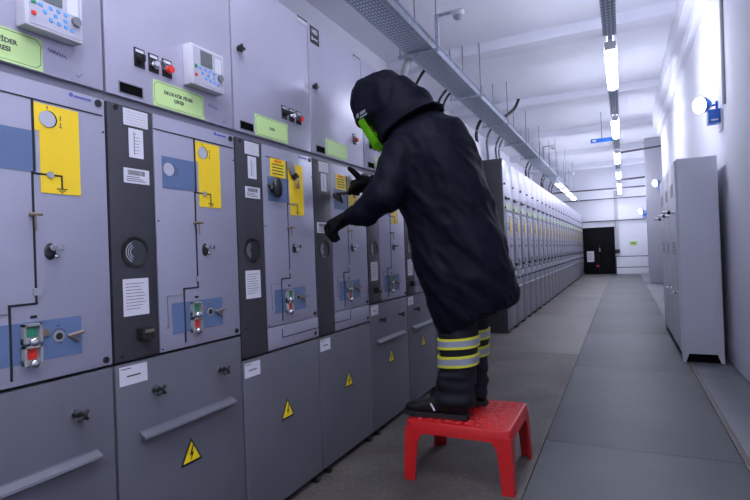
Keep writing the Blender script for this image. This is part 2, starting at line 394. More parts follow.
def unit(y0, w, kind, label, upper, lower='plain', group=None, last=False, hi=True):
    t = thing('switchgear_cabinet', label, 'cabinet', (0, y0, 0), group)
    g = .004; DEP = -.95
    # carcass
    B('carcass', 'frame', t, (DEP, -.022, 0+.001, w-.001, .06, 1.69), (-.50, -.022, .001, w-.001, 1.69, 2.385))
    B('dark_base', 'frame', t, (DEP, -.05, .001, w-.001, 0.0, .06))
    bm = bmesh.new(); bx(bm, DEP+.02, -.02, -.0005, .0012, .05, 1.685); obj('side_panel', bm, 'frame_grey', t)
    # upper door
    ud = B('upper_door', 'upper', t, (-.022, 0, g, w-g, 1.702, 2.392), bev=.003)
    # main panel and dark column
    zb = .842
    if lower == 'strip': zb = .842
    dz = .842 if lower == 'plain' or kind == 'second_strip' else .735
    B('base_rail', 'frame_grey', t, (-.03, -.012, .0, w, 1.676, 1.70))
    cl = B('instrument_column', 'column', t, (-.022, 0, g, .176, dz, 1.674), bev=.002)
    pn = B('main_panel', 'panel', t, (-.022, .0, .180, w-g, .842, 1.674), bev=.002)
    if upper: upper(ud)
    # column things
    bm = bmesh.new(); screw(bm, .035, 1.662, .008)
    obj('screw', bm, 'black', cl, True); bm = bmesh.new(); screw(bm, .03, .858, .006); obj('screw', bm, 'black', cl, True)
    if hi:
        paper_label(cl, .062, .157, 1.612, 1.667, 'grid'); paper_label(cl, .080, .136, 1.507, 1.604, 'diag')
        if kind != 'work': paper_label(cl, .057, .156, 1.421, 1.470, 'bar', 'barcode_label')
        else: paper_label(cl, .025, .14, 1.28, 1.337, 'bar', 'barcode_label')
    # round viewing window
    lz = 1.193; lu = .090
    bm = bmesh.new()
    def ringp(r, x): return [(x, lu+r*math.cos(a*2*PI/32), lz+r*math.sin(a*2*PI/32)) for a in range(32)]
    loft(bm, [ringp(.052, .0), ringp(.052, .003), ringp(.046, .003), ringp(.040, .0005), ringp(.040, -.001)], cap=False)
    wd = obj('viewing_window', bm, 'black', cl, True)
    bm = bmesh.new()
    cyl(bm, (.0002, lu, lz), (.001, lu, lz), .040, n=32); obj('glass_pane', bm, 'glass', wd, True)
    if hi:
        bm = bmesh.new()
        for r in (.034, .026, .018):
            c = [(lu-.005, lz)]
            loft(bm, [[(.0012, lu-.004+q*math.cos(a*PI/16+PI*.55), lz+q*math.sin(a*PI/16+PI*.55)) for q in (r, r-.003)] + [] for a in range(15)], cap=False) if False else None
            vs = []
            for a in range(15):
                an = PI*.6+a*PI*.8/14
                vs.append([bm.verts.new((.0015, lu-.002+q*math.cos(an), lz+q*math.sin(an))) for q in (r, r-.0035)])
            for p, q in zip(vs, vs[1:]): bm.faces.new((p[0], p[1], q[1], q[0]))
        obj('inner_rings', bm, 'steel', wd)
        if kind != 'work': paper_label(cl, .040, .138, .984, 1.105, 'doc', 'instruction_sheet')
    if kind != 'work' and kind != 'second':
        b = B('socket_plug', 'black', cl, (0, .03, .085, .135, .902, .940), bev=.004)
        B('socket_lid', 'tan', b, (.03, .032, .095, .13, .925, .936))
    # main panel graphics
    vis = .0014
    L = [(0, vis, .180, w-.012, 1.6195, 1.6235)]
    if kind in ('second', 'work'): L = [(0, vis, .205, .31, 1.6195, 1.6235)]
    hw = .003
    L += [(0, .0022, .367-hw, .367+hw, 1.42, 1.6215), (0, vis, .362-hw, .362+hw, 1.055, 1.42), (0, .0022, .362-hw, .445, 1.4125, 1.4175),
          (0, .0022, .441, .446, 1.378, 1.4175), (0, vis, .290, .366, 1.0525, 1.0585), (0, .0022, .290, .296, .858, 1.0585)]
    L += [(0, .0022, .428, .459, 1.376, 1.379), (0, .0022, .434, .453, 1.371, 1.3735), (0, .0022, .440, .447, 1.366, 1.3685)]
    if kind == 'work': L = L[1:]
    B('mimic_diagram', 'line', pn, *L)
    # panel split seams below the diagram
    B('panel_seam', 'line', pn, (0, .0006, .3665, .3685, .845, 1.055) if False else (0, .0006, .361, .3625, 1.09, 1.3))
    if hi:
        B('thin_mimic_line', 'cablegrey', pn, (0, .0018, .216, .290, 1.034, 1.036), (0, .0018, .215, .217, .927, 1.036), (0, .0018, .212, .220, .921, .928))
    # yellow plate with notch
    bm = bmesh.new()
    P = [(.371, 1.614), (.500, 1.614), (.500, 1.363), (.384, 1.363), (.384, 1.536), (.371, 1.536)]
    a = [bm.verts.new((.0004, *p)) for p in P]; b = [bm.verts.new((.0016, *p)) for p in P]
    bm.faces.new(a[::-1]); bm.faces.new(b)
    for i in range(6): bm.faces.new((a[i], a[(i+1) % 6], b[(i+1) % 6], b[i]))
    yp = obj('yellow_plate', bm, 'yellow', pn)
    disc('contact_square', 'steel', pn, .410, 1.415, .010, .002, .005, 12)
    B('contact_square', 'steel', pn, (.001, .006, .353, .372, 1.078, 1.098), label='small square mimic contact')
    if kind in ('second', 'work'):
        # hinged oval cover turned aside, with a padlock
        rot = Matrix.Rotation(.5, 3, 'X'); c = (.012, .393, 1.592)
        bm = bmesh.new(); ball(bm, c, 1, (.004, .026, .040), rot, 24, 12); obj('oval_cover', bm, 'frame_grey', yp, True)
        bm = bmesh.new(); cyl(bm, (0, .418, 1.553), (.02, .418, 1.553), .017, n=20); bx(bm, .015, .022, .395, .44, 1.545, 1.56, .002); cl2 = obj('hasp', bm, 'black', yp, True)
        bm = bmesh.new(); bx(bm, .018, .034, .403, .430, 1.492, 1.520, .004); pl = obj('padlock', bm, 'brass', yp, True)
        bm = bmesh.new(); tube(bm, [(.026, .4165+.010*math.cos(k*PI/10), 1.520+.020*math.sin(k*PI/10)) for k in range(11)], .0025, 8); obj('shackle', bm, 'chrome', pl, True)
    else:
        disc('cover_rim_shade', 'void', yp, 0.411, 1.5739999999999998, .024, .0012, .0019)  # offset dark disc paints the shade along the recessed cover's edge
        disc('round_cover', 'disc', yp, 0.4065, 1.573, 0.023, .0016, .004)
        B('switch_mark', 'ink', yp, (.0016, .002, .443, .446, 1.575, 1.59), (.0016, .002, .440, .449, 1.555, 1.558), (.0016, .002, .443, .446, 1.56, 1.57), (.0016, .002, .406, .409, 1.602, 1.61))
    # upper blue plate
    bp = B('blue_plate', 'blue', pn, (.0002, .0012, .212, .373, 1.418, 1.532))
    if kind in ('second', 'work'):
        bm = bmesh.new(); ball(bm, (.03, .250, 1.480), 1, (.018, .030, .048), None, 24, 12); cyl(bm, (0, .25, 1.48), (.03, .25, 1.48), .02)
        if kind == 'second': obj('rotary_handle', bm, 'black', bp, True)
        else:
            bm.free(); bm = bmesh.new()
            cyl(bm, (0, .215, 1.495), (.03, .215, 1.495), .016); caps(bm, (.035, .20, 1.50), (.05, .34, 1.515), .010, .008)
            caps(bm, (.035, .215, 1.495), (.04, .235, 1.455), .009, .007); obj('lever_handle', bm, 'black', bp, True)
        bm = bmesh.new(); caps(bm, (.02, .205, 1.485), (.03, .228, 1.468), .012, .010); caps(bm, (.03, .205, 1.47), (.03, .212, 1.50), .006, .006); obj('locking_knob', bm, 'black', bp, True)
        ws = B('caution_sign', 'hazard', pn, (.0012, .0024, .236, .350, 1.535, 1.620))
        text('heading', 'DİKKAT', .016, .293, 1.608, .0028, 'red', ws)
        B('printing', 'ink', ws, *[(.0024, .0028, .246+.004*(k % 2), .338-.006*(k % 2), 1.590-.0145*k, 1.5955-.0145*k) for k in range(4)])
    else:
        disc('cover_rim_shade', 'void', bp, 0.245, 1.488, .025, .0012, .0019)  # black crescent beside the cover stands for shade in its recess
        disc('round_cover', 'disc', bp, 0.2405, 1.487, 0.024, .0012, .004)
        B('switch_mark', 'ink', bp, (.0012, .0016, .278, .281, 1.474, 1.497), (.0012, .0016, .275, .284, 1.472, 1.475))
    # T handle
    bm = bmesh.new(); cyl(bm, (0, .353, 1.298), (.03, .353, 1.298), .0045, n=10); caps(bm, (.030, .337, 1.299), (.030, .366, 1.299), .0045, .0045, 8)
    caps(bm, (.030, .350, 1.297), (.030, .350, 1.255), .003, .0025, 8)
    obj('tee_handle', bm, 'tan', pn, True)
    # key lock
    bm = bmesh.new(); ball(bm, (.003, .403, 1.198), 1, (.004, .016, .024), None, 18, 10); k = obj('lock_escutcheon', bm, 'black', pn, True)
    bm = bmesh.new(); cyl(bm, (.004, .405, 1.208), (.016, .405, 1.208), .009, n=14); bx(bm, .016, .036, .403, .422, 1.200, 1.214, .002); ball(bm, (.012, .414, 1.184), .007); obj('lock_key', bm, 'chrome', k, True)
    # lower blue plate
    lb = B('operating_plate', 'blue', pn, (.0002, .0012, .222 if kind == 'strip0' else .236, .488, .897, 1.007))
    indicator(lb, .342, .977, 'green'); indicator(lb, .342, .918, 'red')
    bm = bmesh.new(); cyl(bm, (.001, .420, .957), (.004, .420, .957), .016, n=22); o = obj('crank_socket', bm, 'greybox', lb, True)
    disc('socket_bore', 'black', o, .420, .957, .010, .004, .0045)
    bm = bmesh.new()
    vs = []
    for a in range(13):
        an = PI*.12+a*PI*.76/12; vs.append([bm.verts.new((.0018, .420+q*math.cos(an), .957+q*math.sin(an))) for q in (.022, .0195)])
    for p, q in zip(vs, vs[1:]): bm.faces.new((p[0], p[1], q[1], q[0]))
    bx(bm, .0012, .0018, .415, .424, .985, .989); obj('direction_arc', bm, 'ink', lb)
    bm = bmesh.new(); caps(bm, (.006, .448, .955), (.012, .484, .960), .0045, .006, 8); caps(bm, (.006, .455, .951), (.008, .475, .936), .005, .003, 8)
    obj('release_lever', bm, 'tan', lb, True)
    B('counter_window', 'tan', lb, (.001, .005, .370, .392, .962, .982))
    B('caption_mark', 'black', pn, (0, .0015, .345, .362, 1.016, 1.024))
    # logo, screws
    if kind not in ('work',):
        disc('logo_mark', 'inkblue', pn, .480, 1.662, .006, .0, .0012, 14)
        B('logo_lettering', 'inkblue', pn, *[(0, .0012, .490+.006*q, .4945+.006*q, 1.657, 1.663) for q in range(9)])
    for a in ((w-.025, 1.658, .011, .004), (w-.027, .860, .010, .004), (w-.012, 1.57, .003), (.188, 1.3, .003), (.188, .852, .003)):
        bm = bmesh.new(); screw(bm, *a); obj('screw', bm, 'black', pn, True)
    # lower compartment
    if lower == 'strip':
        B('lower_strip', 'panel', t, (-.022, -.001, .18 if kind == 'second' else .0, w-g, .735, .838), bev=.002)
        bm = bmesh.new()
        a0, b0 = (.285, w) if kind == 'second' else (0, .36)
        bx(bm, -.001, .0006, a0, b0, .779, .783)
        if kind == 'second': bx(bm, -.001, .0006, a0, a0+.004, .779, .82); screw(bm, w-.028, .757, .010, .003)
        else: bx(bm, -.001, .0006, b0-.004, b0, .779, .835); screw(bm, w-.028, .757, .010, .003)
        obj('strip_trim', bm, 'line', t)
        ld = B('lower_door', 'lower', t, (-.022, 0, g, w-g, .035, .724), bev=.003)
        paper_label(ld, .014, .115, .650, .712, 'tag', 'tag_label'); warning(ld, .305, .435)
    else:
        ld = B('lower_door', 'lower', t, (-.022, 0, g, w-g, .035, .832), bev=.003)
        paper_label(ld, .017, .122, .763, .824, 'tag', 'tag_label')
        if hi or True:
            star_knob(ld, .150, .724); star_knob(ld, .462, .722)
        bm = bmesh.new()
        bx(bm, 0, .004, .085, .525, .570, .600, .001)
        loft(bm, [[(0, y, .600), (.026, y, .585), (.028, y, .578), (.024, y, .574), (0, y, .592)] for y in (.085, .525)])
        obj('handle_bar', bm, 'lower', ld)
        warning(ld, .302, .452)
    # bolt feet along the floor
    for u in (.06, w-.06):
        bm = bmesh.new(); bx(bm, -.03, .012, u-.015, u+.015, 0, .022, .003); obj('foot_bracket', bm, 'black', t, True)
    return t, ud
def slot(ud, u0=.052, u1=.140, z0=1.716, z1=1.749):
    s = B('recess_slot', 'void', ud, (-.002, .0008, u0, u1, z0, z1))
    B('slot_rim', 'frame_grey', s, (0, .002, u0-.003, u1+.003, z1, z1+.003), (0, .002, u0-.003, u0, z0, z1), (0, .002, u1, u1+.003, z0, z1), (0, .002, u0-.003, u1+.003, z0-.003, z0))
def scribble(ud, u, z, big=True):
    big_ = big; big = False; bm = bmesh.new(); pts = []
    for k in range(22):
        pts.append((.0008, u+k*.0026+.002*math.sin(k*2.1), z+.006*math.sin(k*1.7)-k*.0003))
    tube(bm, pts, .0007, 4)
    if big: tube(bm, [(.0008, u+.085, z-.048), (.0008, u+.09, z-.055), (.0008, u+.103, z-.04)], .0008, 4)
    obj('pen_scribble', bm, 'inkblue', ud)
    if big_:
        bm = bmesh.new(); tube(bm, [(.0008, u+.085, z-.048), (.0008, u+.09, z-.055), (.0008, u+.103, z-.04)], .0008, 4); obj('pen_tick', bm, 'inkblue', ud)

Y0 = [.489, 1.081, 1.675, 2.272, 2.878, 3.495, 4.104, 4.713, 5.322]; YE = 5.931
Y0.append(YE)
def up0(ud):
    relay(ud, .332, 1.807, .163, .152); nameplate(ud, .13, .400, 1.694+.01, 1.795, 'GİRİŞ FİDER\nHÜCRESI', .0175, .281); scribble(ud, .415, 1.775); latch(ud, .045, 2.06)
def up1(ud):
    slot(ud); relay(ud, .325, 1.815, .171, .152); nameplate(ud, .184, .424, 1.705, 1.797, 'DKOS KÖK FİDER\nÇIKIŞI', .0165, .298)
    for u, k in ((.132, 'knob'), (.190, 'key'), (.248, 'button')): selector(ud, u, 1.851, k)
    scribble(ud, .445, 1.770); latch(ud, .045, 2.06)
def up2(ud):
    slot(ud, .040, .126); nameplate(ud, .138, .384, 1.708, 1.803, 'K.B.B.', .016); latch(ud, .045, 2.059)
    for u, k in ((.362, 'knob'), (.422, 'key'), (.482, 'button')): selector(ud, u, 1.858, k)
    p = B('header_label', 'paper', ud, (0, .002, .505, .592, 2.366, 2.391)); B('header_strip', 'black', p, (0, .003, .505, .592, 2.384, 2.392))
def up3(ud):
    slot(ud, .044, .132); nameplate(ud, .146, .386, 1.712, 1.805, '', .012); latch(ud, .040, 2.06)
    s = B('cell_number_plate', 'black', ud, (0, .002, .022, .110, 2.296, 2.386)); text('lettering', 'H03', .032, .066, 2.36, .0025, 'paper', s)
    B('subline', 'paper', s, (.002, .0025, .035, .047, 2.312, 2.332), (.002, .0025, .052, .095, 2.318, 2.326))
    selector(ud, .487, 1.862, 'button')
    p = B('header_label', 'paper', ud, (0, .002, .505, .595, 2.366, 2.391)); B('header_strip', 'black', p, (0, .003, .505, .595, 2.384, 2.392))
def upn(ud):
    slot(ud); nameplate(ud, .15, .39, 1.712, 1.805, '', .012); latch(ud, .045, 2.06)
    for u, k in ((.10, 'knob'), (.16, 'key'), (.225, 'button')): selector(ud, u, 1.87, k)
    B('header_label', 'paper', ud, (0, .002, .505, .59, 2.366, 2.391))
G1 = 'switchgear cabinets in the near row'
specs = [('strip0', up0, 'plain', 'grey switchgear cabinet at the left edge, with keypad relay and green FİDER plate'),
 ('first', up1, 'plain', 'grey switchgear cabinet with keypad relay above a green two-line nameplate and three switches'),
 ('second', up2, 'strip', 'grey switchgear cabinet with brass padlock on its yellow plate, left of the hands'),
 ('work', up3, 'strip', 'grey switchgear cabinet the gloved person is reaching into, with black number plate on top'),
 ('far', upn, 'plain', 'grey switchgear cabinet seen under the sleeve, just right of the one being worked on'),
 ('far', upn, 'plain', 'grey switchgear cabinet half hidden by the coat front, left of the reflective leg bands'),
 ('far', upn, 'plain', 'grey switchgear cabinet behind the lower legs of the person'),
 ('far', upn, 'plain', 'grey switchgear cabinet behind the dark coat, second last of the near row'),
 ('far', upn, 'plain', 'last grey switchgear cabinet of the near row, its lower door right of the legs')]
for i, (k, u, lo, lab) in enumerate(specs):
    unit(Y0[i], Y0[i+1]-Y0[i]-.001, k, lab, u, lo, G1)

# far row
proto, _ = unit(7.08, .606, 'far', 'x', upn, 'plain', 'switchgear cabinets in the far row', hi=False)
index_kids()
ordn = 'nearest second third fourth fifth sixth seventh eighth ninth tenth eleventh twelfth thirteenth fourteenth fifteenth sixteenth seventeenth eighteenth nineteenth twentieth twenty-first twenty-second twenty-third twenty-fourth'.split()
NF = 25
for i in range(NF):
    o = proto if i == 0 else copy_tree(proto)
    o.location = (0, 7.08+i*.607, 0)
    o['label'] = ('grey switchgear cabinet %s of the far row beyond the gap' % ('first' if i == 0 else 'farthest and last' if i == NF-1 else ordn[i]+' along'))
e = tag(B('end_panel', 'column', None, (-.55, .004, 7.04, 7.078, 0.0, 2.40), bev=.004), 'tall dark end panel closing the near end of the far switchgear row', 'panel')
for y, z in ((6.0-.45, 2.28), (7.3, 2.28)): pass
for y, lab in ((5.70, 'yellow-green sticker on the top corner of the last cabinet of the near row'), (7.30, 'yellow-green sticker high on the first cabinet of the far row')):
    tag(B('sticker', 'green_sign', None, (.0005, .0022, y-.06, y+.06, 2.20, 2.33)), lab, 'sticker')

# ---------------------------------------------------------------- cable tray with supports
t = thing('cable_tray', 'long perforated galvanised cable tray hung above the switchgear rows', 'cable tray', (0, 0, 0))
B('tray_bottom', 'tray', t, (-.755, -.455, .2, 22.3, 3.490, 3.494))
B('side_rail', 'galv', t, (-.760, -.755, .2, 22.3, 3.488, 3.56), (-.755, -.735, .2, 22.3, 3.485, 3.490)); B('side_rail', 'galv', t, (-.455, -.450, .2, 22.3, 3.488, 3.60), (-.475, -.42, .2, 22.3, 3.485, 3.490), (-.45, -.42, .2, 22.3, 3.595, 3.60))
for k in range(11):
    y = 1.6+2.0*k-.01
    B('cross_bracket', 'galv', t, (-.86, -.36, y-.02, y+.02, 3.455, 3.484), bev=.002)
    for x in (-.84, -.64, -.38):
        bm = bmesh.new(); cyl(bm, (x, y, 3.45), (x, y, ZC-.0), .006, n=8); obj('hanger_rod', bm, 'cablegrey', t, True)
bm = bmesh.new()
for x, r in ((-.70, .022), (-.65, .018), (-.60, .024), (-.55, .015), (-.51, .018)):
    tube(bm, [(x+.008*math.sin(y*1.3+x*40), y*.5, 3.494+r) for y in range(1, 44)], r, 8)
tag(obj('cable_bundle', bm, 'cablegrey', None, True), 'bundle of grey cables lying inside the hanging cable tray', 'cable')

def cable(y, y2, xd, m, r, lab, top=2.395, yt=None):
    bm = bmesh.new()
    z0 = 3.56
    pts = curve_pts([(-.66, y+.5, z0), (-.72, y+.3, z0+.06), (-.80, y+.10, z0+.03), (xd-.02, y, z0-.22), (xd-.01, y2, z0-.6), (xd, y2, top)])
    tube(bm, pts, r, 8); return tag(obj('cable', bm, m, None, True), lab, 'cable', 'cables dropping from the tray')
cable(6.3, 6.0-.15, -.92+.0, 'cable', .020, 'black cable drooping from the tray just right of the hood tip', top=1.69)
cable(7.25, 7.3, -.92, 'cable', .020, 'left black cable of the pair dropping behind the back of the person', top=1.69)
cable(7.42, 7.45, -.90, 'cable', .018, 'right black cable of the pair dropping behind the back of the person', top=1.69)
for i, (y, m, r, lab) in enumerate(((9.3, 'cable', .030, 'thick black cable dropping from the tray to above the dark end panel'),
        (10.1, 'cablegrey', .022, 'grey cable beside the thick black one above the dark end panel'), (10.9, 'cablegrey', .022, 'grey cable dropping right of the dark end panel'),
        (11.2, 'cablegrey', .018, 'thin grey cable hugging the one right of the dark end panel'),
        (14.6, 'cable', .025, 'black cable dropping onto the middle of the far row'), (15.1, 'cablegrey', .025, 'grey cable dropping onto the middle of the far row'),
        (17.6, 'cable', .025, 'black cable dropping onto the far half of the far row'), (18.0, 'cablegrey', .025, 'grey cable dropping onto the far half of the far row'),
        (19.6, 'cablegrey', .03, 'grey cable near the far end of the far row'), (20.3, 'cablegrey', .03, 'last grey cable by the far wall end of the row'))):
    cable(y, y, -.88, m, r, lab, top=1.69)
# thick pale conduit
bm = bmesh.new(); tube(bm, curve_pts([(-.62, 5.95, 3.54), (-.72, 5.9, 3.60), (-.84, 5.86, 3.53), (-.90, 5.85, 3.35), (-.90, 5.85, 2.9), (-.90, 5.85, 1.69)]), .045, 12)
tag(obj('flexible_conduit', bm, 'conduit', None, True), 'thick pale flexible conduit bending down from the tray above the hood', 'conduit')
bm = bmesh.new(); tube(bm, curve_pts([(-.52, 9.7, 3.55), (-.44, 9.75, 3.66), (-.30, 9.85, 3.80), (-.22, 9.9, 3.98)]), .028, 8)
tag(obj('cable', bm, 'cable', None, True), 'short black cable curling upward out of the cable tray', 'cable')
def sensor(y, lab, x=-.36):
    t = thing('bracket_sensor', lab, 'sensor', (x, y, 3.49), 'sensors on arms along the tray')
    B('post', 'galv', t, (-.02, .02, -.02, .02, -.005, .36), bev=.003)
    B('arm', 'galv', t, (0, .30, -.015, .015, .33, .36), bev=.003)
    bm = bmesh.new(); cyl(bm, (.25, 0, .33), (.25, 0, .29), .075, .065, 20); b = obj('sensor_base', bm, 'whitep', t, True)
    bm = bmesh.new(); ball(bm, (.25, 0, .285), .055, (1, 1, .8)); obj('sensor_dome', bm, 'conduit', b, True)
sensor(5.55, 'white domed sensor on a bracket arm at the near part of the tray')
sensor(14.2, 'white domed sensor on a bracket arm halfway along the tray'); sensor(19.8, 'white domed sensor on a bracket arm at the far end of the tray')

# ---------------------------------------------------------------- ceiling lights on trunking
def light(x, y0, y1, z, lab, grp='ceiling tube lights over the aisle', w=.12, lm='lamp'):
    t = thing('tube_light', lab, 'light', (x, (y0+y1)/2, z), grp); h = (y1-y0)/2
    B('lamp_housing', 'whitep', t, (-.025, .025, -h, h, .078, .11), bev=.004)
    B('end_cap', 'whitep', t, (-w/2+.005, w/2-.005, -h-.012, -h+.02, .0, .08), bev=.006); B('end_cap', 'whitep', t, (-w/2+.005, w/2-.005, h-.02, h+.012, .0, .08), bev=.006)
    bm = bmesh.new(); n = 14
    def rg(y): return [(w*.47*math.cos(a), y, .035+.045*math.sin(a)) for a in [k*2*PI/n for k in range(n)]]
    loft(bm, [rg(-h+.02), rg(h-.02)]); obj('light_diffuser', bm, lm, t, True)
for i, (y0, lab) in enumerate(((-.9, 'tube light behind the viewer over the aisle'), (5.66, 'largest bright tube light over the aisle'), (8.94, 'second tube light over the aisle'), (12.2, 'third tube light over the aisle'),
        (15.4, 'fourth tube light over the aisle'), (18.3, 'fifth tube light over the aisle'), (20.5, 'farthest tube light over the aisle by the end wall'))):
    light(1.41, y0, y0+1.5, 3.12, lab)
for y, lab in ((-1.6, 'unseen tube light added over the near row behind the viewer'), (.35, 'unseen tube light added to brighten the nearest cabinets')):  # out-of-view tubes added to brighten the near upper doors
    light(.62, y, y+1.5, 3.12, lab, 'added fill lights over the near row')
    bm = bmesh.new(); bx(bm, -.02, .02, -.6, .6, .11, .14); cyl(bm, (0, 0, .14), (0, 0, ZC-3.12), .008, n=8); obj('hanger', bm, 'galv', bpy.data.objects[[o.name for o in bpy.data.objects if o.get('label') == lab][0]])
t = thing('light_trunking', 'perforated galvanised trunking that carries the row of tube lights', 'trunking', (1.41, 0, 0))
for i in range(8):
    ya, yb = ((-2.6, -1.2), (.75, 3.0), (3.05, 5.5), (7.25, 8.85), (10.55, 12.1), (13.8, 15.3), (17.0, 18.2), (19.9, 20.7))[i]
    B('trunking_length', 'tray', t, (-.055, .055, ya, yb, 3.20, 3.203)); B('trunking_side', 'galv', t, (-.06, -.055, ya, yb, 3.195, 3.25), (.055, .06, ya, yb, 3.195, 3.25))
    bm = bmesh.new(); cyl(bm, (0, ya+.2, 3.25), (0, ya+.2, ZC-.0), .006, n=8); obj('hanger_rod', bm, 'cablegrey', t)
B('trunking_spine', 'galv', t, (-.03, .03, -2.6, 22.3, 3.232, 3.26))
for i, y in enumerate((14.6, 16.1, 17.6, 19.1)):
    light(-.10, y, y+.95, 2.86, '%s of the short tube lights above the far switchgear row' % ('nearest', 'second', 'third', 'farthest')[i], 'short tube lights over the far row', w=.16, lm='lamp3')
    for dy in (.15, .8):
        pass
bm = bmesh.new(); bx(bm, -.12, -.08, 14.4, 22.35, 2.968, 3.0); 
for y in (14.6, 17.2, 20.): cyl(bm, (-.10, y, 3.0), (-.10, y, ZC), .008, n=8)
tag(obj('lighting_rail', bm, 'galv', None), 'thin steel rail holding the short lights over the far row', 'rail')
o = thing('blue_exit_sign', 'blue box sign hanging left of the aisle light line', 'sign', (1.1, 13.0, 3.60))
B('sign_body', 'bluebox', o, (-.24, .23, -.03, .03, -.045, .045), bev=.004); B('sign_mark', 'whitep', o, (-.20, -.12, -.034, -.03, -.02, .02))
bm = bmesh.new(); cyl(bm, (0, 0, .045), (0, 0, ZC-3.6), .008, n=8); obj('sign_rod', bm, 'cablegrey', o)

# pipes crossing the hall
def pipe(name, a, b, r, lab, m='pipe'):
    bm = bmesh.new(); cyl(bm, a, b, r, n=12); return tag(obj(name, bm, m, None, True), lab, 'pipe')
pipe('ceiling_pipe', (1.45, 14.45, 3.50), (XW+.5, 14.45, 3.59), .025, 'dark pipe running from the light line to the right wall, upper one')
pipe('ceiling_pipe', (1.45, 18.75, 3.30), (XR2, 18.75, 3.36), .030, 'dark pipe running from the light line to the right, lower one')
pipe('ceiling_pipe', (XL, 21.6, 3.32), (XR2, 21.6, 3.32), .028, 'long dark pipe crossing the far end of the hall, upper one')
pipe('ceiling_pipe', (XL, 22.1, 2.98), (XR2, 22.1, 2.98), .024, 'long dark pipe crossing the far end of the hall, lower one')
pipe('wall_pipe', (-.5, 22.33, 2.12), (2.6, 22.33, 2.12), .022, 'thin pipe along the far wall above the black door')
tag(B('cable_duct', 'conduit', None, (1.20, 1.32, 22.32, 22.4, .95, 3.3)), 'vertical grey duct on the far wall right of the black door', 'duct')
tag(B('junction_box', 'black', None, (1.16, 1.34, 22.24, 22.32, .82, .98), bev=.005), 'small dark junction box at the foot of the far wall duct', 'box')
s = tag(B('wall_sign', 'green_sign', None, (1.68, 1.96, 22.385, 22.399, 1.12, 1.28)), 'small yellow-green sign on the far wall right of the duct', 'sign')
B('printing', 'sign_line', s, (1.74, 1.90, 22.382, 22.385, 1.18, 1.22))
t = thing('guard_rail', 'dark two-bar guard rail in front of the far wall', 'railing', (1.75, 21.9, 0))
bm = bmesh.new(); cyl(bm, (-.56, 0, .70), (.62, 0, .70), .018, n=12); obj('top_bar', bm, 'pipe', t)
bm = bmesh.new(); cyl(bm, (-.56, 0, .28), (.62, 0, .28), .016, n=12); obj('lower_bar', bm, 'pipe', t)
for x in (-.56, .62):
    bm = bmesh.new(); cyl(bm, (x, 0, 0), (x, 0, .70), .02, n=12); obj('post', bm, 'pipe', t)
t = thing('small_cabinet', 'small grey cabinet standing by the far wall right of the guard rail', 'cabinet', (2.5, 22.1, 0))
B('body', 'frame_grey', t, (-.13, .3, -.15, .25, 0, 1.30), bev=.006); B('cabinet_door', 'locker', t, (-.10, .27, -.16, -.15, .06, 1.25), bev=.004)

# ---------------------------------------------------------------- lockers on the right wall
t = thing('metal_locker', 'tall light grey metal locker standing on short legs against the right wall', 'locker', (1.93, 5.72, 0))
B('body', 'locker', t, (.012, .345, 0, 2.15, .085, 1.965), bev=.006)
B('dark_base', 'void', t, (.03, .33, .03, 2.12, .003, .088))  # dark block put in for the shade under the locker
for y, dy in ((.0, 1), (2.15, -1)):
    for x, dx in ((.0, 1), (.345, -1)):
        bm = bmesh.new()
        P = [(x, y), (x+dx*.012, y), (x+dx*.012, y+dy*.012), (x, y+dy*.012)]
        for a, b in ((dx, 0), (0, dy)):
            for (l0, l1) in ((.028, .062),):
                o1 = (x, y); e0 = (x+a*l0, y+b*l0); e1 = (x+a*l1, y+b*l1); th = (0, dy*.004) if a else (dx*.004, 0)
                loft(bm, [[(o1[0], o1[1], 0), (e0[0], e0[1], 0), (e1[0], e1[1], .10), (o1[0], o1[1], .10)], [(o1[0]+th[0], o1[1]+th[1], 0), (e0[0]+th[0], e0[1]+th[1], 0), (e1[0]+th[0], e1[1]+th[1], .10), (o1[0]+th[0], o1[1]+th[1], .10)]])
        obj('leg', bm, 'locker', t)
for k in range(3):
    y = .01+k*.713
    dr = B('locker_door', 'locker', t, (-.006, .012, y, y+.707, .10, 1.95), bev=.004)
    bm = bmesh.new()
    for q in range(6): bx(bm, -.008, -.005, y+.2, y+.5, 1.74-.022*q, 1.747-.022*q); bx(bm, -.008, -.005, y+.2, y+.5, 1.15-.022*q, 1.157-.022*q)
    obj('vent_slots', bm, 'frame', dr)
    bm = bmesh.new(); caps(bm, (-.01, y+.10, 1.455), (-.10, y+.10, 1.46), .018, .018, 12); h = obj('door_handle', bm, 'whitep', dr, True)
    bm = bmesh.new(); cyl(bm, (-.045, y+.10, 1.457), (-.070, y+.10, 1.4585), .0195, n=12); obj('black_band', bm, 'black', h, True)
    if k < 2:
        bm = bmesh.new(); caps(bm, (-.01, y+.14, .66), (-.05, y+.14, .66), .012, .012, 10); h = obj('lower_handle', bm, 'whitep', dr, True)
        bm = bmesh.new(); cyl(bm, (-.02, y+.14, .66), (-.032, y+.14, .66), .0135, n=12); obj('black_band', bm, 'black', h, True)

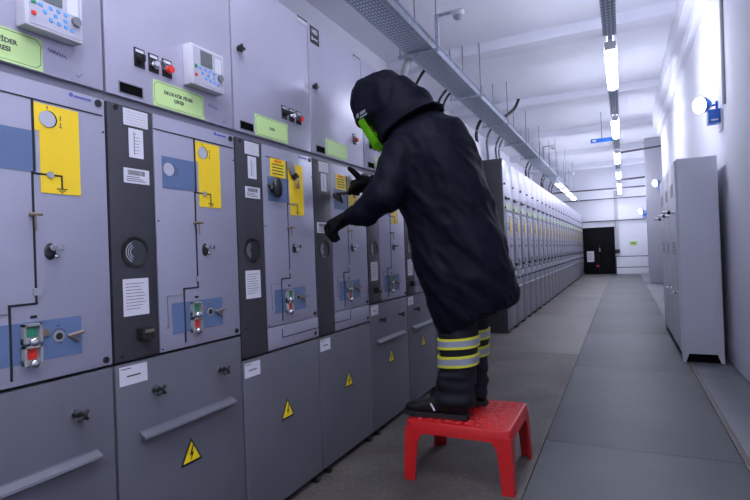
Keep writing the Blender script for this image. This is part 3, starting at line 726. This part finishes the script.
# emergency lamps on the right wall
def emergency(x, y, z, lab):
    t = thing('emergency_lamp', lab, 'lamp', (x, y, z), 'blue emergency lamps on the right wall')
    B('battery_box', 'bluebox', t, (-.11, -.005, -.065, .065, -.065, .065), bev=.006)
    B('box_label', 'whitep', t, (-.09, -.03, -.067, -.065, -.045, -.03), bev=.0)
    B('wall_plate', 'whitep', t, (-.012, .0, -.10, .10, -.14, .05), bev=.004)
    bm = bmesh.new(); cyl(bm, (-.03, 0, .065), (-.03, 0, .15), .012, n=10); caps(bm, (-.03, 0, .12), (-.13, .0, .10), .010, .010, 8); obj('lamp_arm', bm, 'bluebox', t, True)
    d = Vector((-.75, -.55, -.12)).normalized(); c = Vector((-.15, -.02, .125)); bm = bmesh.new()
    q = d.to_track_quat('Z', 'Y').to_matrix()
    rings = [[c+q@Vector((r*math.cos(a*PI/10), r*math.sin(a*PI/10), zz)) for a in range(20)] for r, zz in ((.02, -.08), (.05, -.06), (.072, -.02), (.082, .02), (.082, .03))]
    loft(bm, rings); hd = obj('lamp_head', bm, 'bluebox', t, True)
    bm = bmesh.new(); ball(bm, c+d*.03, .078, (1, 1, .35), q, 20, 10); obj('lamp_lens', bm, 'lamp2', hd, True)
emergency(XW, 5.85, 2.35, 'nearest blue emergency lamp with white lit head, above the metal locker')
emergency(XW, 13.45, 2.42, 'second blue emergency lamp, at the corner where the right wall ends')
emergency(2.13, 17.2, 2.0, 'farthest blue emergency lamp, on the pillar')
pipe('wall_conduit', (XW-.014, 5.58, 2.40), (XW-.014, 5.50, ZC-.6), .014, 'thin vertical conduit on the right wall above the nearest emergency lamp', 'conduit')

# ---------------------------------------------------------------- red step stool
t = thing('step_stool', 'red plastic step stool the person is standing on', 'stool', (.68, 2.665, 0))
SX, SY, SZ = .262, .246, .30
bm = bmesh.new()
def rr(x, y, r, z, n=5):
    P = []
    for cx, cy, a0 in ((x-r, y-r, 0), (-x+r, y-r, 90), (-x+r, -y+r, 180), (x-r, -y+r, 270)):
        for k in range(n+1):
            a = math.radians(a0+90*k/n); P.append((cx+r*math.cos(a), cy+r*math.sin(a), z))
    return P
loft(bm, [rr(SX+.006, SY+.006, .03, SZ-.060), rr(SX+.003, SY+.003, .03, SZ-.01), rr(SX-.001, SY-.001, .03, SZ-.002), rr(SX-.010, SY-.010, .026, SZ), rr(SX-.014, SY-.014, .024, SZ-.003), rr(SX-.02, SY-.02, .02, SZ-.003)])
seat = obj('seat', bm, 'stool', t, True)
bm = bmesh.new()
nx, ny = 9, 9
for i in range(nx):
    for j in range(ny):
        a = -SX+.035+(2*SX-.07)*(i+.5)/nx; b = -SY+.035+(2*SY-.07)*(j+.5)/ny; s = .023
        if (i+j) % 2: P = [(a-s, b-.010), (a+s, b-.014), (a+s, b+.010), (a-s, b+.014)]
        else: P = [(a-.010, b-s), (a+.014, b-s), (a+.010, b+s), (a-.014, b+s)]
        lo = [bm.verts.new((p[0], p[1], SZ-.004)) for p in P]; hi = [bm.verts.new((a+(p[0]-a)*.7, b+(p[1]-b)*.7, SZ+.0025)) for p in P]
        bm.faces.new(hi)
        for k in range(4): bm.faces.new((lo[k], lo[(k+1) % 4], hi[(k+1) % 4], hi[k]))
obj('grip_pattern', bm, 'stool', seat)
for sx in (-1, 1):
    for sy in (-1, 1):
        bm = bmesh.new()
        def lg(o_, w1, z, th=.0): # L-ish tapered leg section
            x1 = sx*(SX+o_); y1 = sy*(SY+o_)
            P = [(x1, y1), (x1-sx*w1, y1), (x1-sx*w1, y1-sy*.012), (x1-sx*.012, y1-sy*.012), (x1-sx*.012, y1-sy*w1), (x1, y1-sy*w1)]
            return [(p[0], p[1], z) for p in P]
        secs = [lg(.016, .058, 0), lg(.012, .062, .10), lg(.008, .070, .20), lg(.006, .090, .236), lg(.005, .150, .262)]
        loft(bm, secs)
        obj('leg', bm, 'stool', t, True)

# ---------------------------------------------------------------- person
person = thing('person', 'person in hooded dark coat and green visor standing on red stool, gloved hands raised', 'person', (.64, 2.66, .30))
PO = Vector(person.location)
def pobj(name, bm, m, parent=None, smooth='all', label=None):
    bmesh.ops.translate(bm, vec=-PO, verts=bm.verts)
    return obj(name, bm, m, parent or person, smooth, label)
YC = 2.60
LS, LE, LW = Vector((.44, 2.44, 1.66)), Vector((.385, 2.34, 1.455)), Vector((.135, 2.385, 1.355))
RS, RE, RW = Vector((.40, 2.76, 1.68)), Vector((.33, 2.80, 1.57)), Vector((.165, 2.64, 1.555))
HEAD = Vector((.262, 2.60, 1.975))
# body (one continuous figure)
bm = bmesh.new()
chain(bm, [(.66, 2.60, 1.0), (.62, 2.6, 1.25), (.52, 2.6, 1.55), (.46, 2.6, 1.70)], [.13, .12, .13, .11])
caps(bm, (.46, 2.6, 1.70), (.36, 2.6, 1.84), .07, .055); ball(bm, HEAD, .1, (.95, .78, 1.2), Matrix.Rotation(.45, 3, 'Y'))
ball(bm, HEAD+Vector((-.095, 0, -.035)), .018, (1.1, .8, 1.4)); ball(bm, HEAD+Vector((-.055, 0, -.095)), .035)
for s in (-1, 1): ball(bm, HEAD+Vector((.01, s*.078, -.01)), .022, (.7, .35, 1.1))
for S, E_, W_ in ((LS, LE, LW), (RS, RE, RW)):
    caps(bm, (.47, 2.6, 1.66), S, .08, .055); caps(bm, S, E_, .052, .042); caps(bm, E_, W_, .040, .028)
for kx, y in ((0, 2.55), (.0, 2.79)):
    caps(bm, (.66, 2.6, .98), (.66, y, .95), .12, .085); caps(bm, (.66, y, .95), (.655, y, .72), .085, .06); caps(bm, (.655, y, .72), (.63, y, .42), .058, .04); caps(bm, (.63, y, .39), (.52, y-.01, .34), .035, .03)
body = pobj('body', remesh(bm, .012, smooth_it=4), 'skin')
for s in (-1, 1):
    bm = bmesh.new(); ball(bm, HEAD+Vector((-.088, s*.033, .008)), .012); pobj('eye', bm, 'eye', body)
bm = bmesh.new(); ball(bm, HEAD+Vector((-.083, 0, -.075)), .012, (.6, 2.0, .5)); pobj('mouth', bm, 'eye', body)

# coat
def ring(xf, xb, b, zf, zb, yc=YC, n=36, sq=.85):
    P = []; cx = (xf+xb)/2; a = (xb-xf)/2
    for k in range(n):
        an = 2*PI*k/n; c, s = math.cos(an), math.sin(an)
        c2 = math.copysign(abs(c)**sq, c); s2 = math.copysign(abs(s)**sq, s)
        x = cx+a*c2; P.append((x, yc+b*s2, zf+(zb-zf)*(x-xf)/(xb-xf)))
    return P
bm = bmesh.new()
loft(bm, [ring(.552, .965, .232, .700, .885, 2.66), ring(.535, .972, .240, .74, .925, 2.655), ring(.482, .950, .245, .88, 1.03, 2.64), ring(.448, .930, .235, 1.06, 1.15, 2.62), ring(.405, .885, .220, 1.28, 1.33, 2.61),
          ring(.345, .842, .225, 1.45, 1.50, 2.60), ring(.315, .800, .240, 1.58, 1.64), ring(.305, .770, .232, 1.68, 1.74), ring(.315, .715, .20, 1.77, 1.84), ring(.34, .60, .12, 1.84, 1.90), ring(.38, .52, .06, 1.87, 1.94)])
chain(bm, [(.50, 2.50, 1.66), LS, LE], [.115, .108, .088]); chain(bm, [LE, (.275, 2.36, 1.385), (.205, 2.375, 1.362), LW+Vector((.03, 0, 0))], [.098, .080, .058, .044])
caps(bm, (.285, 2.36, 1.355), (.255, 2.37, 1.338), .052, .038)
chain(bm, [(.50, 2.70, 1.66), RS, RE, RW+Vector((.025, 0, 0))], [.115, .105, .085, .058])
def fold(co, n):
    # diagonal cloth folds with a little fine crumple
    p = Vector((co.x*3.4+co.z*3.0, co.y*2.6, co.z*1.0-co.x*1.2))
    a = noise.noise(p*1.8); b = noise.noise(p*4.2+Vector((5, 1, 2)))
    fall = 1.0 if co.z < 1.2 else .75
    return (.036*(-abs(a)+.20)+.018*(-abs(b)+.17))*fall
coat = pobj('hooded_coat', remesh(bm, .011, smooth_it=4, wrinkle=fold), 'coat')

# hood with cape
bm = bmesh.new()
def rp(f_, b_, hw, n=36, yc=2.595): return ring(f_[0], b_[0], hw, f_[1], b_[1], yc, n, .9)
loft(bm, [rp((.215, 2.158), (.335, 2.166), .05), rp((.135, 2.125), (.405, 2.125), .115), rp((.096, 2.075), (.465, 2.090), .148), rp((.088, 1.99), (.51, 2.050), .156), rp((.098, 1.92), (.545, 2.012), .156),
          rp((.112, 1.880), (.56, 1.992), .156), rp((.222, 1.868), (.565, 1.975), .150), rp((.250, 1.81), (.592, 1.950), .160), rp((.275, 1.755), (.628, 1.932), .195), rp((.290, 1.750), (.600, 1.926), .196)])
def fold2(co, n):
    p = Vector((co.x*6-co.z*3, co.y*3, co.z*2.5+co.x*3)); a = noise.noise(p*1.5)
    b = noise.noise(p*3.1+Vector((3, 3, 3))); return .022*(-abs(a)+.2)+.007*(-abs(b)+.2)
hood = pobj('hood', remesh(bm, .009, smooth_it=3, wrinkle=fold2), 'coat')
# temple label on the hood
bm = bmesh.new()
def on(u, v): # point on near side of hood
    return Vector((.190+u*.9, 2.430, 1.888+v+u*.35))
for k, (a, b, c, d_) in enumerate(((.0, .016, .0, .022), (.024, .060, .006, .022), (.022, .070, -.012, -.002))):
    bm.faces.new([bm.verts.new(on(*q)) for q in ((a, c), (b, c), (b, d_), (a, d_))])
pobj('hood_badge', bm, 'cablegrey', hood, False)
# visor
bm = bmesh.new(); n = 17; rings = []
for j in range(7):
    t_ = j/6; zf = 1.880-t_*.140; xf = .145+t_*.080; hw = .150-.012*t_
    rows = []
    for k in range(n):
        an = -PI*.5+PI*k/(n-1); rows.append((xf+(1-math.cos(an))*.080, 2.595+hw*math.sin(an), zf+.01*(1-math.cos(an))))
    rings.append(rows)
V = [[bm.verts.new(p) for p in r] for r in rings]
for a, b in zip(V, V[1:]):
    for k in range(n-1): bm.faces.new((a[k], a[k+1], b[k+1], b[k]))
r_ = bmesh.ops.solidify(bm, geom=bm.faces[:], thickness=.003)
pobj('face_visor', bm, 'visor', hood)

# trousers
bm = bmesh.new()
for y, sh in ((2.55, .012), (2.79, .008)):
    loft(bm, [ring(.56+sh, .76+sh, .105, .95, .95, y), ring(.560+sh, .760+sh, .10, .72, .72, y), ring(.568+sh, .752+sh, .094, .60, .60, y), ring(.556+sh, .742+sh, .090, .48, .48, y), ring(.540+sh, .735+sh, .088, .42, .41, y), ring(.53+sh, .742+sh, .090, .400, .352, y)])
def fold3(co, n):
    k = .022 if co.z < .54 else .006
    return k*noise.noise(Vector((co.x*6, co.y*6, co.z*22)))+.005*noise.noise(co*14)
tr = pobj('trousers', remesh(bm, .010, smooth_it=3, wrinkle=fold3), 'trouser')
for y, sh in ((2.55, .012), (2.79, .008)):
    for z0, z1, wx in ((.664, .718, .0), (.572, .628, .0)):
        for m, a, b in (('hivis', z0, z0+.012), ('refl', z0+.012, z1-.012), ('hivis', z1-.012, z1)):
            bm = bmesh.new()
            def xr(z): t_ = min(1, max(0, (z-.48)/.24)); return .556+.006*t_-.004+sh, .742+.020*t_+.004+sh
            def rg(z, e): x0, x1 = xr(z); return ring(x0-e-.002, x1+e+.002, .102+e, z-.008, z+.008, y)
            loft(bm, [rg(a, -.006), rg(a, .003), rg(b, .003), rg(b, -.006)], cap=False)
            pobj('hi_vis_edge' if m == 'hivis' else 'reflective_band', bm, m, tr, True)

# gloves
def glove(W_, palm_dir, side, fingers, thumb, name, up):
    bm = bmesh.new(); d = Vector(palm_dir).normalized(); s = Vector(side).normalized(); up = Vector(up).normalized()
    P = W_+d*.085
    caps(bm, W_-d*.05, W_, .046, .038, 14)
    for k in range(-2, 3): caps(bm, W_+d*.01+s*k*.010, P+s*k*.017, .027, .020)
    for (o_, pts, r) in fingers: chain(bm, [P+s*o_*.8-d*.01]+[Vector(p) for p in pts], [.019, .0175, .016, .0135][:len(pts)+1])
    chain(bm, [W_+d*.025+s*thumb[0]]+[Vector(p) for p in thumb[1]], [.021, .018, .016, .013][:len(thumb[1])+1])
    return pobj(name, remesh(bm, .0045, smooth_it=2), 'glove')
# left hand (near the viewer) on the panel: hand drops and fingers curl down
W_ = LW; d = Vector((-.62, -.10, -.30)).normalized(); P = W_+d*.085; sd = Vector((.15, .95, -.25)).normalized()
fg = []
for i, (o_, l) in enumerate(((-.034, .9), (-.012, 1.05), (.010, 1.0), (.032, .82))):
    b = P+sd*o_
    fg.append((o_, [b+Vector((-.022, .0, -.024))*l, b+Vector((-.020, .003, -.054))*l, b+Vector((-.004, .004, -.078))*l], 1))
glove(W_, d, sd, fg, (-.03, [P+sd*-.045+Vector((.030, 0, -.028)), P+sd*-.045+Vector((.018, .0, -.055)), P+sd*-.04+Vector((.010, .004, -.075))]), 'left_glove', (0, 0, 1))
# right hand gripping the lever, index finger raised
W_ = RW; d = Vector((-.50, -.55, .05)).normalized(); P = W_+d*.08; sd = Vector((.30, -.25, .92)).normalized()
fg = []
for i, (o_, l) in enumerate(((-.032, .85), (-.011, 1.0), (.011, 1.05))):
    b = P+sd*o_
    fg.append((o_, [b+Vector((-.030, -.012, -.004))*l, b+Vector((-.042, .018, -.020))*l, b+Vector((-.022, .036, -.026))*l], 1))
b = P+sd*.034
fg.append((.034, [b+Vector((-.010, -.024, .020)), b+Vector((-.020, -.044, .036)), b+Vector((-.032, -.056, .048))], 1))
glove(W_, d, sd, fg, (.02, [P+Vector((-.005, -.045, -.012)), P+Vector((-.022, -.055, -.036)), P+Vector((-.034, -.050, -.056))]), 'right_glove', (0, 0, 1))

# shoes
def shoe(xt, xh, y, ang, name):
    L_ = xh-xt; bm = bmesh.new(); rings = []
    for t_, hw, zt in ((0, .020, .034), (.04, .036, .050), (.12, .047, .062), (.25, .052, .070), (.40, .050, .085), (.52, .045, .112), (.62, .043, .135), (.75, .042, .140), (.90, .040, .140), (.97, .034, .130), (1., .022, .105)):
        x = xt+L_*t_; P = []
        for k in range(20):
            an = 2*PI*k/20; c, s = math.cos(an), math.sin(an)
            P.append((x, y+hw*math.copysign(abs(c)**.7, c), .318+zt/2-.006+(zt/2-.003)*math.copysign(abs(s)**.8, s)))
        rings.append(P)
    loft(bm, rings)
    b = remesh(bm, .006, smooth_it=2)
    bmesh.ops.rotate(b, cent=(xh, y, .3), matrix=Matrix.Rotation(ang, 3, 'Z'), verts=b.verts)
    o = pobj(name, b, 'shoe')
    bm = bmesh.new(); out = [[], []]
    for zi, z in enumerate((.302, .326)):
        ring_ = []
        for side in (1, -1):
            seq = ((0, .022), (.03, .040), (.12, .052), (.28, .056), (.5, .046), (.75, .044), (.93, .043), (1.0, .028))
            if side == -1: seq = seq[::-1]
            for t_, hw in seq: ring_.append((xt-.006+(L_+.010)*t_, y+side*hw, z+(.008 if t_ < .05 else 0)*(1-zi)))
        out[zi] = ring_
    loft(bm, out); bmesh.ops.rotate(bm, cent=(xh, y, .3), matrix=Matrix.Rotation(ang, 3, 'Z'), verts=bm.verts)
    pobj('sole', bm, 'rubber', o, True)
    return o
sh1 = shoe(.375, .715, 2.535, .03, 'left_shoe'); sh2 = shoe(.42, .745, 2.79, -.02, 'right_shoe')
bm = bmesh.new(); bm.faces.new([bm.verts.new(p) for p in ((.530, 2.474, .378), (.540, 2.474, .381), (.562, 2.470, .345), (.552, 2.470, .342))]); pobj('reflective_tab', bm, 'paper', sh1, False)

# ---------------------------------------------------------------- world and view
w = bpy.data.worlds.new('world'); scene.world = w; w.use_nodes = True
w.node_tree.nodes['Background'].inputs[0].default_value = (.5, .55, .7, 1); w.node_tree.nodes['Background'].inputs[1].default_value = .3
scene.view_settings.view_transform = 'Standard'; scene.view_settings.look = 'None'; scene.view_settings.gamma = 1
scene.view_settings.exposure = 0.42; scene.view_settings.use_curve_mapping = False
